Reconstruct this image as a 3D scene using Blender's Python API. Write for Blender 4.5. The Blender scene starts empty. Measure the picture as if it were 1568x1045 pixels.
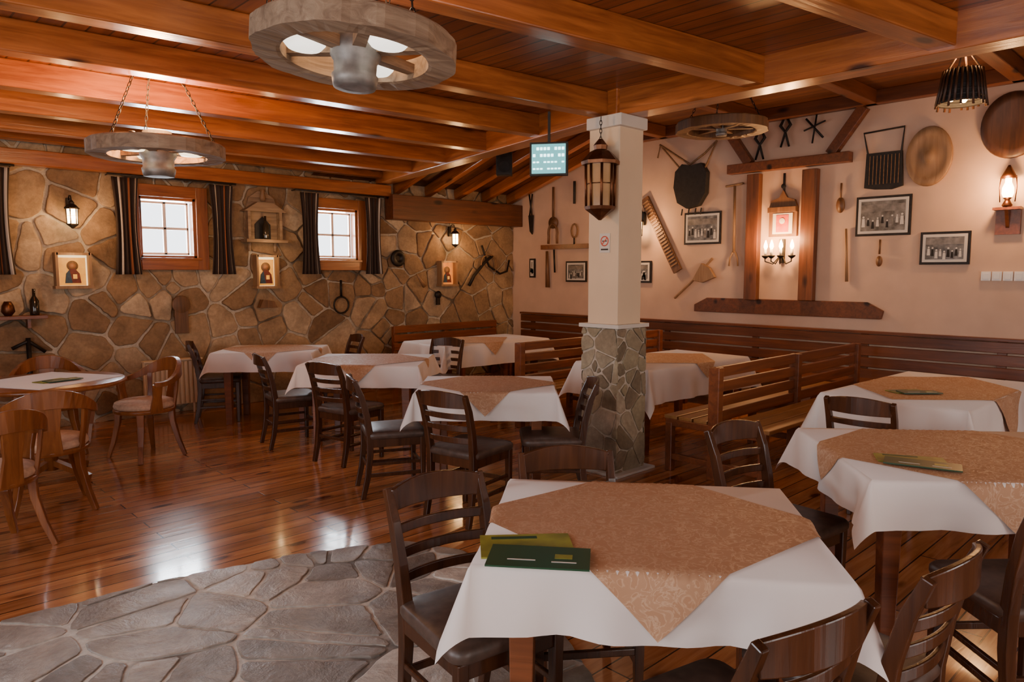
import bpy, math, random
import numpy as np
from mathutils import Vector, Matrix
random.seed(4)
rad=math.radians
col=bpy.context.scene.collection
ZV=Vector((0,0,1))
# ------------------------------------------------------------ materials
def newmat(name):
    m=bpy.data.materials.new(name); m.use_nodes=True
    nt=m.node_tree; b=nt.nodes['Principled BSDF']; return m,nt,b
def N(nt,t,**k):
    n=nt.nodes.new(t)
    for a,v in k.items():
        if a in n.inputs.keys(): n.inputs[a].default_value=v
        else: setattr(n,a,v)
    return n
def c4(c): return (c[0],c[1],c[2],1)
def ramp(nt,fac,stops,interp='LINEAR'):
    r=nt.nodes.new('ShaderNodeValToRGB'); r.color_ramp.interpolation=interp
    e=r.color_ramp.elements
    while len(e)<len(stops): e.new(.5)
    for i,(p,c) in enumerate(stops): e[i].position=p; e[i].color=c4(c)
    nt.links.new(fac,r.inputs['Fac']); return r.outputs['Color']
def mixc(nt,fac,a,b,mode='MIX'):
    n=nt.nodes.new('ShaderNodeMix'); n.data_type='RGBA'; n.blend_type=mode
    for s,i in ((fac,0),(a,6),(b,7)):
        if hasattr(s,'links'): nt.links.new(s,n.inputs[i])
        else: n.inputs[i].default_value = s if i==0 else c4(s)
    return n.outputs[2]
def bump(nt,b,h,st=.2,dist=.01):
    n=N(nt,'ShaderNodeBump',Strength=st,Distance=dist); nt.links.new(h,n.inputs['Height']); nt.links.new(n.outputs[0],b.inputs['Normal'])
def coords(nt,scale=(1,1,1),rnd=True):
    tc=nt.nodes.new('ShaderNodeTexCoord'); out=tc.outputs['Object']
    if rnd:
        oi=nt.nodes.new('ShaderNodeObjectInfo'); mu=N(nt,'ShaderNodeMath',operation='MULTIPLY'); mu.inputs[1].default_value=37.
        nt.links.new(oi.outputs['Random'],mu.inputs[0])
        ad=N(nt,'ShaderNodeVectorMath',operation='ADD'); nt.links.new(out,ad.inputs[0]); nt.links.new(mu.outputs[0],ad.inputs[1]); out=ad.outputs[0]
    mp=N(nt,'ShaderNodeMapping'); mp.inputs['Scale'].default_value=scale; nt.links.new(out,mp.inputs['Vector'])
    return mp.outputs[0],out
def noise(nt,vec,scale=5,detail=4,rough=.5,dist=0):
    n=N(nt,'ShaderNodeTexNoise',Scale=scale,Detail=detail,Roughness=rough,Distortion=dist); nt.links.new(vec,n.inputs['Vector']); return n.outputs['Fac']
def wood(name,c1,c2,axis='X',rough=.35,knots=False,bs=.15,coat=0):
    m,nt,b=newmat(name)
    sc={'X':(.7,10,10),'Y':(10,.7,10),'Z':(10,10,.7)}[axis]
    v,raw=coords(nt,sc)
    n=noise(nt,v,2.2,6,.6,.8); c=ramp(nt,n,[(.3,c1),(.7,c2)])
    n2=noise(nt,raw,1.3,3); c=mixc(nt,.6,c,ramp(nt,n2,[(.3,(.4,.38,.36)),(.7,(1,1,1))]),'MULTIPLY')
    if knots:
        ks={'X':(1.6,4,4),'Y':(4,1.6,4),'Z':(4,4,1.6)}[axis]
        v2=N(nt,'ShaderNodeMapping'); v2.inputs['Scale'].default_value=ks; nt.links.new(raw,v2.inputs['Vector'])
        vo=N(nt,'ShaderNodeTexVoronoi',Scale=1.0); nt.links.new(v2.outputs[0],vo.inputs['Vector'])
        c=mixc(nt,1.,c,ramp(nt,vo.outputs['Distance'],[(.09,(.10,.05,.03)),(.18,(1,1,1))]),'MULTIPLY')
    nt.links.new(c,b.inputs['Base Color']); b.inputs['Roughness'].default_value=rough
    b.inputs['Coat Weight'].default_value=coat; b.inputs['Coat Roughness'].default_value=.15
    bump(nt,b,n,bs,.01); return m
def plain(name,c,rough=.5,metal=0,nz=.15,scale=8,bs=.1,emit=None,es=1):
    m,nt,b=newmat(name); v,raw=coords(nt,(1,1,1))
    n=noise(nt,v,scale,5); d=tuple(x*(1-nz) for x in c); e=tuple(min(1,x*(1+nz)) for x in c)
    nt.links.new(ramp(nt,n,[(.3,d),(.7,e)]),b.inputs['Base Color'])
    b.inputs['Roughness'].default_value=rough; b.inputs['Metallic'].default_value=metal
    if bs: bump(nt,b,n,bs,.005)
    if emit: b.inputs['Emission Color'].default_value=c4(emit); b.inputs['Emission Strength'].default_value=es
    return m
def planks(name,c1,c2,c3,width,length,along='X',rough=.22,gap=.004,coat=0,knots=True,gapc=(.03,.012,.006)):
    m,nt,b=newmat(name); tc=nt.nodes.new('ShaderNodeTexCoord')
    mp=N(nt,'ShaderNodeMapping'); nt.links.new(tc.outputs['Object'],mp.inputs['Vector'])
    if along=='Y': mp.inputs['Rotation'].default_value=(0,0,rad(90))
    br=N(nt,'ShaderNodeTexBrick',Scale=1.0); br.inputs['Color1'].default_value=(0,0,0,1); br.inputs['Color2'].default_value=(1,1,1,1)
    br.inputs['Mortar'].default_value=(.5,.5,.5,1); br.inputs['Mortar Size'].default_value=gap; br.inputs['Brick Width'].default_value=length; br.inputs['Row Height'].default_value=width
    br.offset=.37; br.inputs['Mortar Smooth'].default_value=.1
    nt.links.new(mp.outputs[0],br.inputs['Vector'])
    mp2=N(nt,'ShaderNodeMapping'); mp2.inputs['Scale'].default_value=(.8,9,9); nt.links.new(mp.outputs[0],mp2.inputs['Vector'])
    ad=N(nt,'ShaderNodeVectorMath',operation='MULTIPLY_ADD'); ad.inputs[1].default_value=(7,7,7); nt.links.new(br.outputs['Color'],ad.inputs[0]); nt.links.new(mp2.outputs[0],ad.inputs[2])
    n=noise(nt,ad.outputs[0],1.6,6,.6,.9)
    c=ramp(nt,n,[(.28,c1),(.5,c2),(.75,c3)])
    c=mixc(nt,.8,c,ramp(nt,br.outputs['Color'],[(0,(.48,.42,.38)),(1,(1.,1.,1.))]),'MULTIPLY')
    if knots:
        v2=N(nt,'ShaderNodeMapping'); v2.inputs['Scale'].default_value=(2.2,6,1); nt.links.new(mp.outputs[0],v2.inputs['Vector'])
        vo=N(nt,'ShaderNodeTexVoronoi',Scale=1.0); nt.links.new(v2.outputs[0],vo.inputs['Vector'])
        c=mixc(nt,1.,c,ramp(nt,vo.outputs['Distance'],[(.08,(.22,.11,.07)),(.2,(1,1,1))]),'MULTIPLY')
    c=mixc(nt,br.outputs['Fac'],c,gapc)
    nt.links.new(c,b.inputs['Base Color'])
    rn=noise(nt,mp.outputs[0],3,4); rr=N(nt,'ShaderNodeMapRange'); rr.inputs[3].default_value=rough*.75; rr.inputs[4].default_value=rough*1.4
    nt.links.new(rn,rr.inputs[0]); nt.links.new(rr.outputs[0],b.inputs['Roughness'])
    b.inputs['Coat Weight'].default_value=coat; b.inputs['Coat Roughness'].default_value=.08
    iv=N(nt,'ShaderNodeMath',operation='MULTIPLY_ADD'); iv.inputs[1].default_value=-1.5; nt.links.new(br.outputs['Fac'],iv.inputs[0]); nt.links.new(n,iv.inputs[2])
    bump(nt,b,iv.outputs[0],.22,.004); return m
def stonemat(name,stops,rough=.75,bs=.5,spec=.3,dist=.03):
    m,nt,b=newmat(name); at=N(nt,'ShaderNodeAttribute'); at.attribute_name='st'
    sp=nt.nodes.new('ShaderNodeSeparateColor'); nt.links.new(at.outputs['Color'],sp.inputs[0])
    c=ramp(nt,sp.outputs[0],stops)
    v,raw=coords(nt,(1,1,1),False)
    n=noise(nt,v,4,8,.65,.4); n2=noise(nt,v,30,4,.6)
    c=mixc(nt,.85,c,ramp(nt,n,[(.3,(.5,.45,.42)),(.68,(1.25,1.18,1.12))]),'MULTIPLY')
    c=mixc(nt,.5,c,ramp(nt,n2,[(.3,(.6,.6,.6)),(.7,(1.15,1.15,1.15))]),'MULTIPLY')
    nt.links.new(c,b.inputs['Base Color'])
    b.inputs['Roughness'].default_value=rough; b.inputs['Specular IOR Level'].default_value=spec
    bump(nt,b,n,bs,dist); return m
def mortarmat(name,a,c2,rough=.85):
    m,nt,b=newmat(name); v,raw=coords(nt,(1,1,1),False); n3=noise(nt,v,1.6,3,.5); n2=noise(nt,v,30,4,.6)
    mo=mixc(nt,ramp(nt,n3,[(.36,(0,0,0)),(.50,(1,1,1))]),a,c2)
    mo=mixc(nt,.6,mo,ramp(nt,n2,[(.3,(.5,.5,.5)),(.7,(1.1,1.1,1.1))]),'MULTIPLY')
    nt.links.new(mo,b.inputs['Base Color']); b.inputs['Roughness'].default_value=rough; bump(nt,b,n2,.4,.01); return m
M={}
M['beam']=wood('pine_beam',(.24,.058,.012),(.56,.175,.038),'X',.28,True,.2,.35)
M['frame']=wood('window_frame_wood',(.22,.058,.014),(.46,.145,.035),'Z',.35,True,.2,.2)
M['darkbeam']=wood('dark_beam',(.10,.03,.011),(.22,.068,.023),'X',.4,True)
M['darkbeamZ']=wood('dark_beam_z',(.10,.033,.012),(.22,.072,.025),'Z',.4,True)
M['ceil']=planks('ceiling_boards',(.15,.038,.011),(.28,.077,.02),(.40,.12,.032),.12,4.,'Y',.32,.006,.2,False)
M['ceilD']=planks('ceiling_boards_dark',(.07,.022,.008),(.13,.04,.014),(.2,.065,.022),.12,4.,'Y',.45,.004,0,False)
M['floor']=planks('floor_planks',(.28,.088,.03),(.52,.20,.072),(.68,.30,.12),.125,2.2,'X',.16,.004,.4)
M['chair']=wood('walnut_stain',(.040,.015,.007),(.10,.034,.013),'Z',.25)
M['leather']=plain('dark_leather',(.075,.045,.033),.42,0,.3,30,.15)
M['bench']=wood('bench_wood',(.15,.043,.015),(.30,.09,.03),'X',.32)
M['benchY']=wood('bench_wood_y',(.12,.035,.013),(.25,.075,.026),'Y',.32)
M['seatlit']=wood('bench_seat_yellow_lit',(.32,.14,.038),(.46,.22,.065),'X',.4)  # yellow lamplight on the seat boards put into the wood colour
M['arm']=wood('armchair_wood',(.18,.052,.014),(.36,.12,.032),'Z',.28)
M['cush']=plain('cushion_fabric',(.55,.36,.25),.85,0,.15,40,.3)
M['white']=plain('white_linen',(.76,.68,.64),.75,0,.04,3,.5)
M['plaster']=plain('peach_plaster',(.63,.43,.31),.85,0,.06,4,.25)
M['cream']=plain('cream_paint',(.72,.55,.37),.7,0,.04,3,.05)
M['iron']=plain('black_iron',(.03,.025,.022),.5,.6,.3,20,.2)
M['bronze']=plain('bronze',(.14,.055,.025),.4,.9,.3,20,.2)
M['greywood']=wood('weathered_wood',(.20,.12,.07),(.46,.32,.20),'X',.7,False,.6)
M['greymetal']=plain('hub_iron',(.22,.20,.18),.55,.5,.4,15,.5)
M['oldwood']=wood('old_tool_wood',(.10,.045,.018),(.24,.11,.045),'Z',.5)
M['darkwood']=wood('dark_plate_wood',(.05,.02,.009),(.12,.045,.018),'Z',.45)
M['palewood']=wood('pale_tool_wood',(.26,.14,.065),(.42,.25,.13),'Z',.55)
M['black']=plain('black_cloth',(.018,.015,.014),.8,0,.3,20,.2)
M['rope']=plain('rope',(.22,.12,.055),.8,0,.3,40,.3)
M['whitep']=plain('white_plastic',(.8,.78,.74),.4,0,.02)
M['photo']=plain('old_photograph',(.15,.145,.14),.35,0,.75,14,0)
M['paper']=plain('photo_mount',(.62,.58,.52),.5,0,.03)
M['gold']=plain('icon_gold_glow',(.75,.38,.05),.5,0,.25,20,.1,(1,.42,.05),.55)  # gold paint given emission to look lit by its niche
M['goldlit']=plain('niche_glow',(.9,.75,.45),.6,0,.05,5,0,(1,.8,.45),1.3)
M['robe']=plain('icon_robe',(.16,.03,.02),.6,0,.3,30,0)
M['robeb']=plain('icon_mantle',(.03,.06,.10),.6,0,.3,30,0)
M['skin']=plain('icon_face',(.40,.18,.08),.6,0,.1)
M['orange']=plain('icon_orange_glow',(.7,.2,.025),.5,0,.4,16,0,(1,.3,.04),.6)  # emission added so the orange panel looks illuminated
M['red']=plain('red_picture',(.6,.08,.04),.5,0,.2,20,0)
M['bulb']=plain('lit_bulb',(1,.8,.5),.3,0,.01,3,0,(1,.62,.28),30)
M['bulbs']=plain('frosted_glass_lit',(1,.95,.85),.3,0,.01,3,0,(1,.80,.5),3)
M['glassw']=plain('frosted_glass',(.85,.85,.8),.15,0,.02,3,0,(1,.93,.8),2.0)
M['amber']=plain('amber_glass',(.28,.15,.07),.12,0,.3,6,0,(1,.5,.2),.12)
M['cyan']=plain('display_face',(.10,.32,.34),.3,0,.05,5,0,(.16,.62,.66),1.)
M['cyanb']=plain('display_digits',(.6,.9,.9),.3,0,.01,5,0,(.65,1,1),4)
M['green']=plain('menu_green',(.012,.06,.025),.35,0,.1,8,0)
M['lime']=plain('menu_lime',(.24,.24,.03),.35,0,.4,12,0)
M['bottle']=plain('dark_glass',(.02,.015,.01),.1,0,.1)
M['stonewall']=stonemat('field_stone',[(0,(.23,.145,.08)),(.35,(.33,.22,.125)),(.7,(.42,.30,.18)),(1,(.54,.44,.31))],.75,.7)
M['mortar']=mortarmat('wall_mortar',(.15,.11,.07),(.56,.48,.37))
M['pstone']=stonemat('pillar_stone',[(0,(.20,.165,.11)),(.35,(.30,.24,.165)),(.7,(.37,.33,.22)),(1,(.44,.38,.29))],.7,.6)
M['pmortar']=mortarmat('pillar_mortar',(.62,.55,.44),(.58,.5,.4))
M['flag']=stonemat('flagstone',[(0,(.20,.18,.165)),(.4,(.31,.285,.255)),(.75,(.40,.37,.335)),(1,(.60,.57,.52))],.32,1.0,.5,.02)
M['fmortar']=mortarmat('flagstone_joint',(.16,.145,.13),(.62,.58,.52),.6)
def curtainmat():
    m,nt,b=newmat('striped_curtain'); at=N(nt,'ShaderNodeAttribute'); at.attribute_name='st'
    sp=nt.nodes.new('ShaderNodeSeparateColor'); nt.links.new(at.outputs['Color'],sp.inputs[0])
    c=ramp(nt,sp.outputs[0],[(0,(.035,.02,.014)),(.22,(.6,.52,.42)),(.30,(.035,.02,.014)),(.6,(.25,.08,.03)),(.66,(.035,.02,.014)),(.86,(.6,.52,.42)),(.93,(.035,.02,.014))],'CONSTANT')
    nt.links.new(c,b.inputs['Base Color']); b.inputs['Roughness'].default_value=.85; return m
M['curtain']=curtainmat()
def damask():
    m,nt,b=newmat('beige_damask'); v,raw=coords(nt,(1,1,1))
    w=noise(nt,v,17,3,.5,2.5)
    c=ramp(nt,w,[(.46,(.45,.24,.13)),(.5,(.58,.36,.22)),(.56,(.47,.26,.145))])
    nt.links.new(c,b.inputs['Base Color']); r=ramp(nt,w,[(.46,(.75,)*3),(.5,(.4,)*3),(.56,(.75,)*3)]); nt.links.new(r,b.inputs['Roughness'])
    n=noise(nt,v,3,3); bump(nt,b,n,.5,.01); return m
M['damask']=damask()
# ------------------------------------------------------------ mesh builder
class B:
    def __init__(s,M0=None): s.v=[];s.f=[];s.m=[];s.s=[];s.a=[];s.mats=[];s.M=M0 or Matrix()
    def mi(s,k):
        if k not in s.mats: s.mats.append(k)
        return s.mats.index(k)
    def add(s,vs,fs,k,smooth=False,T=None,attr=0.):
        o=len(s.v); X=s.M@T if T is not None else s.M
        s.v+= [tuple(X@Vector(p)) for p in vs]; i=s.mi(k)
        for f in fs: s.f.append([o+a for a in f]); s.m.append(i); s.s.append(smooth); s.a.append(attr)
    def box(s,c,d,k,rz=0,T=None,ry=0,rx=0):
        x,y,z=[a/2 for a in d]
        vs=[(-x,-y,-z),(x,-y,-z),(x,y,-z),(-x,y,-z),(-x,-y,z),(x,-y,z),(x,y,z),(-x,y,z)]
        fs=[(0,3,2,1),(4,5,6,7),(0,1,5,4),(1,2,6,5),(2,3,7,6),(3,0,4,7)]
        R=Matrix.Translation(c)@Matrix.Rotation(rz,4,'Z')@Matrix.Rotation(ry,4,'Y')@Matrix.Rotation(rx,4,'X')
        s.add(vs,fs,k,False,(T@R) if T is not None else R)
    def tube(s,pts,r,k,n=8,cap=True):
        pts=[Vector(p) for p in pts]; rs=r if isinstance(r,(list,tuple)) else [r]*len(pts)
        vs=[];fs=[]; up=None
        for i,p in enumerate(pts):
            t=(pts[min(i+1,len(pts)-1)]-pts[max(i-1,0)]).normalized()
            if up is None: up=t.orthogonal().normalized()
            a=(up-t*up.dot(t)); a=a.normalized() if a.length>1e-5 else t.orthogonal().normalized(); up=a; b=t.cross(a)
            for j in range(n):
                q=2*math.pi*j/n; vs.append(p+(a*math.cos(q)+b*math.sin(q))*rs[i])
        for i in range(len(pts)-1):
            for j in range(n): fs.append((i*n+j,i*n+(j+1)%n,(i+1)*n+(j+1)%n,(i+1)*n+j))
        if cap: fs.append(tuple(range(n))[::-1]); fs.append(tuple((len(pts)-1)*n+j for j in range(n)))
        s.add(vs,fs,k,True)
    def sweep(s,pts,a,b,k,ref=ZV,smooth=False):
        pts=[Vector(p) for p in pts]; vs=[];fs=[]
        aa=a if isinstance(a,(list,tuple)) else [a]*len(pts); bb=b if isinstance(b,(list,tuple)) else [b]*len(pts)
        for i,p in enumerate(pts):
            t=(pts[min(i+1,len(pts)-1)]-pts[max(i-1,0)]).normalized()
            n1=t.cross(ref).normalized(); n2=n1.cross(t)
            for u,w in ((-1,-1),(1,-1),(1,1),(-1,1)): vs.append(p+n1*u*aa[i]+n2*w*bb[i])
        for i in range(len(pts)-1):
            for j in range(4): fs.append((i*4+j,i*4+(j+1)%4,(i+1)*4+(j+1)%4,(i+1)*4+j))
        fs.append((3,2,1,0)); e=(len(pts)-1)*4; fs.append((e,e+1,e+2,e+3))
        s.add(vs,fs,k,smooth)
    def lathe(s,prof,k,c=(0,0,0),n=24,T=None,cap=True,sx=1,sy=1,smooth=True):
        vs=[];fs=[]
        for r,z in prof:
            for j in range(n):
                q=2*math.pi*j/n; vs.append((c[0]+r*sx*math.cos(q),c[1]+r*sy*math.sin(q),c[2]+z))
        for i in range(len(prof)-1):
            for j in range(n): fs.append((i*n+j,i*n+(j+1)%n,(i+1)*n+(j+1)%n,(i+1)*n+j))
        if cap: fs.append(tuple(range(n))[::-1]); fs.append(tuple((len(prof)-1)*n+j for j in range(n)))
        s.add(vs,fs,k,smooth,T)
    def poly(s,pts,t,k,w0=0,T=None):
        n=len(pts); vs=[(p[0],p[1],w0) for p in pts]+[(p[0],p[1],w0+t) for p in pts]
        fs=[tuple(range(n))[::-1],tuple(range(n,2*n))]+[(i,(i+1)%n,n+(i+1)%n,n+i) for i in range(n)]
        s.add(vs,fs,k,False,T)
    def mesh(s,name):
        me=bpy.data.meshes.new(name); me.from_pydata(s.v,[],s.f)
        for k in s.mats: me.materials.append(M[k])
        me.polygons.foreach_set('material_index',s.m); me.polygons.foreach_set('use_smooth',s.s)
        if any(s.a):
            at=me.attributes.new('st','FLOAT_COLOR','CORNER'); arr=[]
            for f,a in zip(s.f,s.a): arr+= [a,a,a,1.]*len(f)
            at.data.foreach_set('color',arr)
        me.update(); return me
    def obj(s,name,bev=0,parent=None,loc=None,rz=0):
        o=bpy.data.objects.new(name,s.mesh(name)); col.objects.link(o)
        if bev:
            md=o.modifiers.new('bevel','BEVEL'); md.width=bev; md.segments=2; md.limit_method='ANGLE'; md.angle_limit=rad(40)
        if loc: o.location=loc
        o.rotation_euler[2]=rz
        if parent: o.parent=parent
        return o
def inst(me,name,loc,rz,bev=.004):
    o=bpy.data.objects.new(name,me); col.objects.link(o); o.location=loc; o.rotation_euler[2]=rz
    if bev:
        md=o.modifiers.new('bevel','BEVEL'); md.width=bev; md.segments=2; md.limit_method='ANGLE'; md.angle_limit=rad(40)
    return o
def empty(name,loc,rz=0):
    o=bpy.data.objects.new(name,None); col.objects.link(o); o.location=loc; o.rotation_euler[2]=rz; return o
def light(name,kind,loc,power,color,size=.1,rot=None,sy=None):
    l=bpy.data.lights.new(name,kind); l.energy=power; l.color=color
    if kind=='AREA':
        l.size=size
        if sy: l.shape='RECTANGLE'; l.size_y=sy
    else: l.shadow_soft_size=size
    o=bpy.data.objects.new(name,l); col.objects.link(o); o.location=loc
    if rot: o.rotation_euler=rot
    return o
# ------------------------------------------------------------ irregular stonework (one bevelled polygon per stone)
def clip(P,nx,ny,d):
    out=[];m=len(P)
    for i in range(m):
        a=P[i];c=P[(i+1)%m]; da=a[0]*nx+a[1]*ny-d; dc=c[0]*nx+c[1]*ny-d
        if da<=0: out.append(a)
        if (da<0<dc) or (dc<0<da):
            t=da/(da-dc); out.append((a[0]+(c[0]-a[0])*t,a[1]+(c[1]-a[1])*t))
    return out
def area(P): return .5*sum(P[i-1][0]*P[i][1]-P[i][0]*P[i-1][1] for i in range(len(P)))
def stonework(b,W,H,cell,ax,seed,joint,relief,mat,T,bound=None,rects=(),bev=.008,drop=.15,amp=.5,jit=.005):
    rn=random.Random(seed); cx=cell*ax; S=[]
    for i in range(-1,int(W/cx)+2):
        for j in range(-1,int(H/cell)+2):
            if rn.random()<drop: continue
            p=((i+.5+rn.uniform(-amp,amp)+(.5 if j%2 else 0))*cx,(j+.5+rn.uniform(-amp,amp))*cell); S.append(p)
            if rn.random()<.25: S.append((p[0]+rn.choice([-1,1])*rn.uniform(.25,.45)*cell,p[1]+rn.uniform(.2,.4)*cell))
    for p in S:
        P=bound or [(0,0),(W,0),(W,H),(0,H)]
        near=sorted(S,key=lambda q:(q[0]-p[0])**2+(q[1]-p[1])**2)[1:22]
        jj=joint*rn.uniform(.6,1.3)
        for q in near:
            dx,dy=q[0]-p[0],q[1]-p[1]; L=math.hypot(dx,dy)
            if L<1e-4: continue
            dx/=L;dy/=L; P=clip(P,dx,dy,dx*(p[0]+q[0])/2+dy*(p[1]+q[1])/2-jj/2)
            if len(P)<3: break
        if len(P)<3: continue
        for (x0,x1,y0,y1) in rects:
            mnx=min(a[0] for a in P);mxx=max(a[0] for a in P);mny=min(a[1] for a in P);mxy=max(a[1] for a in P)
            if mxx<x0 or mnx>x1 or mxy<y0 or mny>y1: continue
            P=max([clip(P,1,0,x0),clip(P,-1,0,-x1),clip(P,0,1,y0),clip(P,0,-1,-y1)],key=lambda Q:abs(area(Q)) if len(Q)>2 else 0)
            if len(P)<3: break
        if len(P)<3 or abs(area(P))<cell*cell*.03: continue
        if area(P)<0: P=P[::-1]
        Q=[];m=len(P)
        for i in range(m):
            a=P[i-1];c=P[i];e=P[(i+1)%m]
            for o in (a,e):
                L=math.hypot(o[0]-c[0],o[1]-c[1]) or 1; k=min(.3,.022/L*(cell/.3)); Q.append((c[0]+(o[0]-c[0])*k,c[1]+(o[1]-c[1])*k))
        R=[];m=len(Q)
        for i in range(m):
            a=Q[i];c=Q[(i+1)%m]; L=math.hypot(c[0]-a[0],c[1]-a[1]); R.append(a); n=int(L/(cell*.17))
            for s in range(1,n): t=s/n; w=rn.uniform(-jit,jit); R.append((a[0]+(c[0]-a[0])*t-(c[1]-a[1])/L*w,a[1]+(c[1]-a[1])*t+(c[0]-a[0])/L*w))
        gx=sum(q[0] for q in R)/len(R); gy=sum(q[1] for q in R)/len(R); rr=math.sqrt(abs(area(P))/3.14)
        tx,ty=rn.uniform(-1,1)*relief*.5/rr,rn.uniform(-1,1)*relief*.5/rr; h0=relief*rn.uniform(.65,1.)
        def zz(x,y,f): return max(.001,f*h0+((x-gx)*tx+(y-gy)*ty)*.6)
        vs=[];n=len(R)
        for (sc,f) in ((1,None),(1,.72),(1-bev/rr,.97),(1-3.5*bev/rr,1.02)):
            for q in R:
                x=gx+(q[0]-gx)*sc;y=gy+(q[1]-gy)*sc; vs.append((x,y,0 if f is None else zz(x,y,f)))
        fs=[]
        for k in range(3):
            for i in range(n): fs.append((k*n+i,k*n+(i+1)%n,(k+1)*n+(i+1)%n,(k+1)*n+i))
        fs.append(tuple(3*n+i for i in range(n)))
        b.add(vs,fs,mat,False,T,rn.uniform(.02,1))
XR=8.19; YL=8.54
def MR(): return Matrix(((0,0,-1,XR-.006),(-1,0,0,0),(0,1,0,0),(0,0,0,1)))
def ML(): return Matrix(((1,0,0,0),(0,0,-1,YL),(0,1,0,0),(0,0,0,1)))
# ------------------------------------------------------------ camera
cd=bpy.data.cameras.new('camera'); cam=bpy.data.objects.new('camera',cd); col.objects.link(cam)
cd.sensor_width=36; cd.lens=1100/1568*36; cam.location=(0,0,1.6); cam.rotation_euler=(rad(90-5.45),0,rad(46.3-90)); cd.clip_start=.02
bpy.context.scene.camera=cam
# ------------------------------------------------------------ shell
XL=-2.2; YF=-2.6
b=B(); b.box(((XL+XR)/2,(YF+YL)/2,-.05),(XR-XL+.4,YL-YF+.4,.1),'floor'); b.obj('floor')
wins=[(2.56,3.08,1.80,2.39),(4.66,5.20,1.80,2.39),(-.1,.42,1.80,2.39)]
b=B(ML())
stonework(b,XR-XL,3.02,.27,1.45,17,.028,.034,'stonewall',Matrix.Translation((XL,0,-.03)),None,[(a-XL-.05,c-XL+.05,d-.05,e+.05) for a,c,d,e in wins],.007,.2,.5,.006)
xs=sorted([XL-.2]+[v for a,c,d,e in wins for v in (a-.05,c+.05)]+[XR+.2])
for i in range(0,len(xs)-1):
    x0,x1=xs[i],xs[i+1]
    if i%2==0: b.box(((x0+x1)/2,1.55,-.13),(x1-x0,3.1,.2),'mortar')
    else: b.box(((x0+x1)/2,.875,-.13),(x1-x0,1.75,.2),'mortar'); b.box(((x0+x1)/2,2.77,-.13),(x1-x0,.66,.2),'mortar')
b.obj('wall_back')
FP=[(-2.2,0),(.5,.1),(1.2,.5),(1.75,1.1),(2.3,2.1),(2.5,2.6),(2.56,3.1),(2.41,3.44),(1.86,3.70),(1.21,3.85),(.3,3.92),(-2.2,3.75)]
b=B(Matrix.Translation((0,0,.001)))
b.add([(x,y,0.001) for x,y in FP],[tuple(range(len(FP)))],'fmortar')
FPs=[(x+2.2,y) for x,y in FP]
stonework(b,5,4,.27,1.35,29,.022,.008,'flag',Matrix.Translation((-2.2,0,.001)),FPs,(),.005,.30,.5,.006)
b.obj('floor_flagstone')
b=B(); b.box((XR+.1,(YF+YL)/2,1.9),(.2,YL-YF+.4,3.8),'plaster'); b.obj('wall_right')
b=B()
b.box((XL-.1,(YF+YL)/2,.45),(.2,YL-YF+.4,.9),'plaster'); b.box((XL-.1,(YF+YL)/2,2.9),(.2,YL-YF+.4,1.2),'plaster')
for y0,y1 in ((YF-.2,-.6),(1.0,2.0),(3.6,YL+.2)): b.box((XL-.1,(y0+y1)/2,1.6),(.2,y1-y0,1.4),'plaster')
b.obj('wall_left')
b=B()
b.box(((XL+XR)/2,YF-.1,.45),(XR-XL+.4,.2,.9),'plaster'); b.box(((XL+XR)/2,YF-.1,2.9),(XR-XL+.4,.2,1.2),'plaster')
for x0,x1 in ((XL-.2,-.2),(1.6,3.2),(5.0,XR+.2)): b.box(((x0+x1)/2,YF-.1,1.6),(x1-x0,.2,1.4),'plaster')
b.obj('wall_front')
G1=(4.6,3.59)
b=B(); b.poly([(XL-.2,YF-.2),(4.6,YF-.2),G1,(5.64,YL+.2),(XL-.2,YL+.2)],.06,'ceil',3.0); b.obj('ceiling_left')
b=B()
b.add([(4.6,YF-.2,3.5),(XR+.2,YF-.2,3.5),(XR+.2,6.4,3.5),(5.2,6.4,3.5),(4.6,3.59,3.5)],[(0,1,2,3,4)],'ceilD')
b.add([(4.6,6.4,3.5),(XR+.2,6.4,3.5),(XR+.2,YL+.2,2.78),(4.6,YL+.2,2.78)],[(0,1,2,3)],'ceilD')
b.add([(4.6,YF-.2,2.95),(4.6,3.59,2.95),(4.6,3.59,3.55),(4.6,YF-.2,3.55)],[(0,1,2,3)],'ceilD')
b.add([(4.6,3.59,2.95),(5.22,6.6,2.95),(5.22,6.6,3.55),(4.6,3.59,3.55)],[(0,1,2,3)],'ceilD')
b.obj('ceiling_right')
def beam(name,p0,p1,z0,w,h,mat='beam'):
    p0=Vector(p0);p1=Vector(p1);d=p1-p0;L=d.length
    b=B(); b.box((0,0,0),(L,w,h),mat)
    o=b.obj(name,.008); o.location=((p0.x+p1.x)/2,(p0.y+p1.y)/2,z0+h/2); o.rotation_euler[2]=math.atan2(d.y,d.x); return o
bl=[((4.58,.2),1.5),((4.58,1.3),2.5),((4.58,2.4),3.35),((4.66,3.68),4.4),((4.8,4.62),5.2),((5.0,5.55),6.12),((5.18,6.45),6.97),((5.38,7.35),7.75),((4.58,-.9),.5)]
for (e,s0) in bl: beam('ceiling_beam',(XL,s0),e,2.82,.14,.18)
beam('ceiling_beam',(XL,8.3),(5.55,8.3),2.86,.16,.14)
beam('ceiling_girder',(4.6,YF),(4.6,3.75),2.80,.2,.24)
beam('ceiling_girder',(4.57,3.5),(5.62,8.45),2.80,.2,.24)
beam('trim_1',(XL,YL-.09),(5.72,YL-.09),2.64,.14,.15,'beam')
beam('trim_2',(5.7,YL-.12),(XR,YL-.12),2.33,.2,.34,'darkbeam')
beam('trim_3',(8.12,YF),(8.12,6.4),3.36,.12,.14,'darkbeam')
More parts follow.
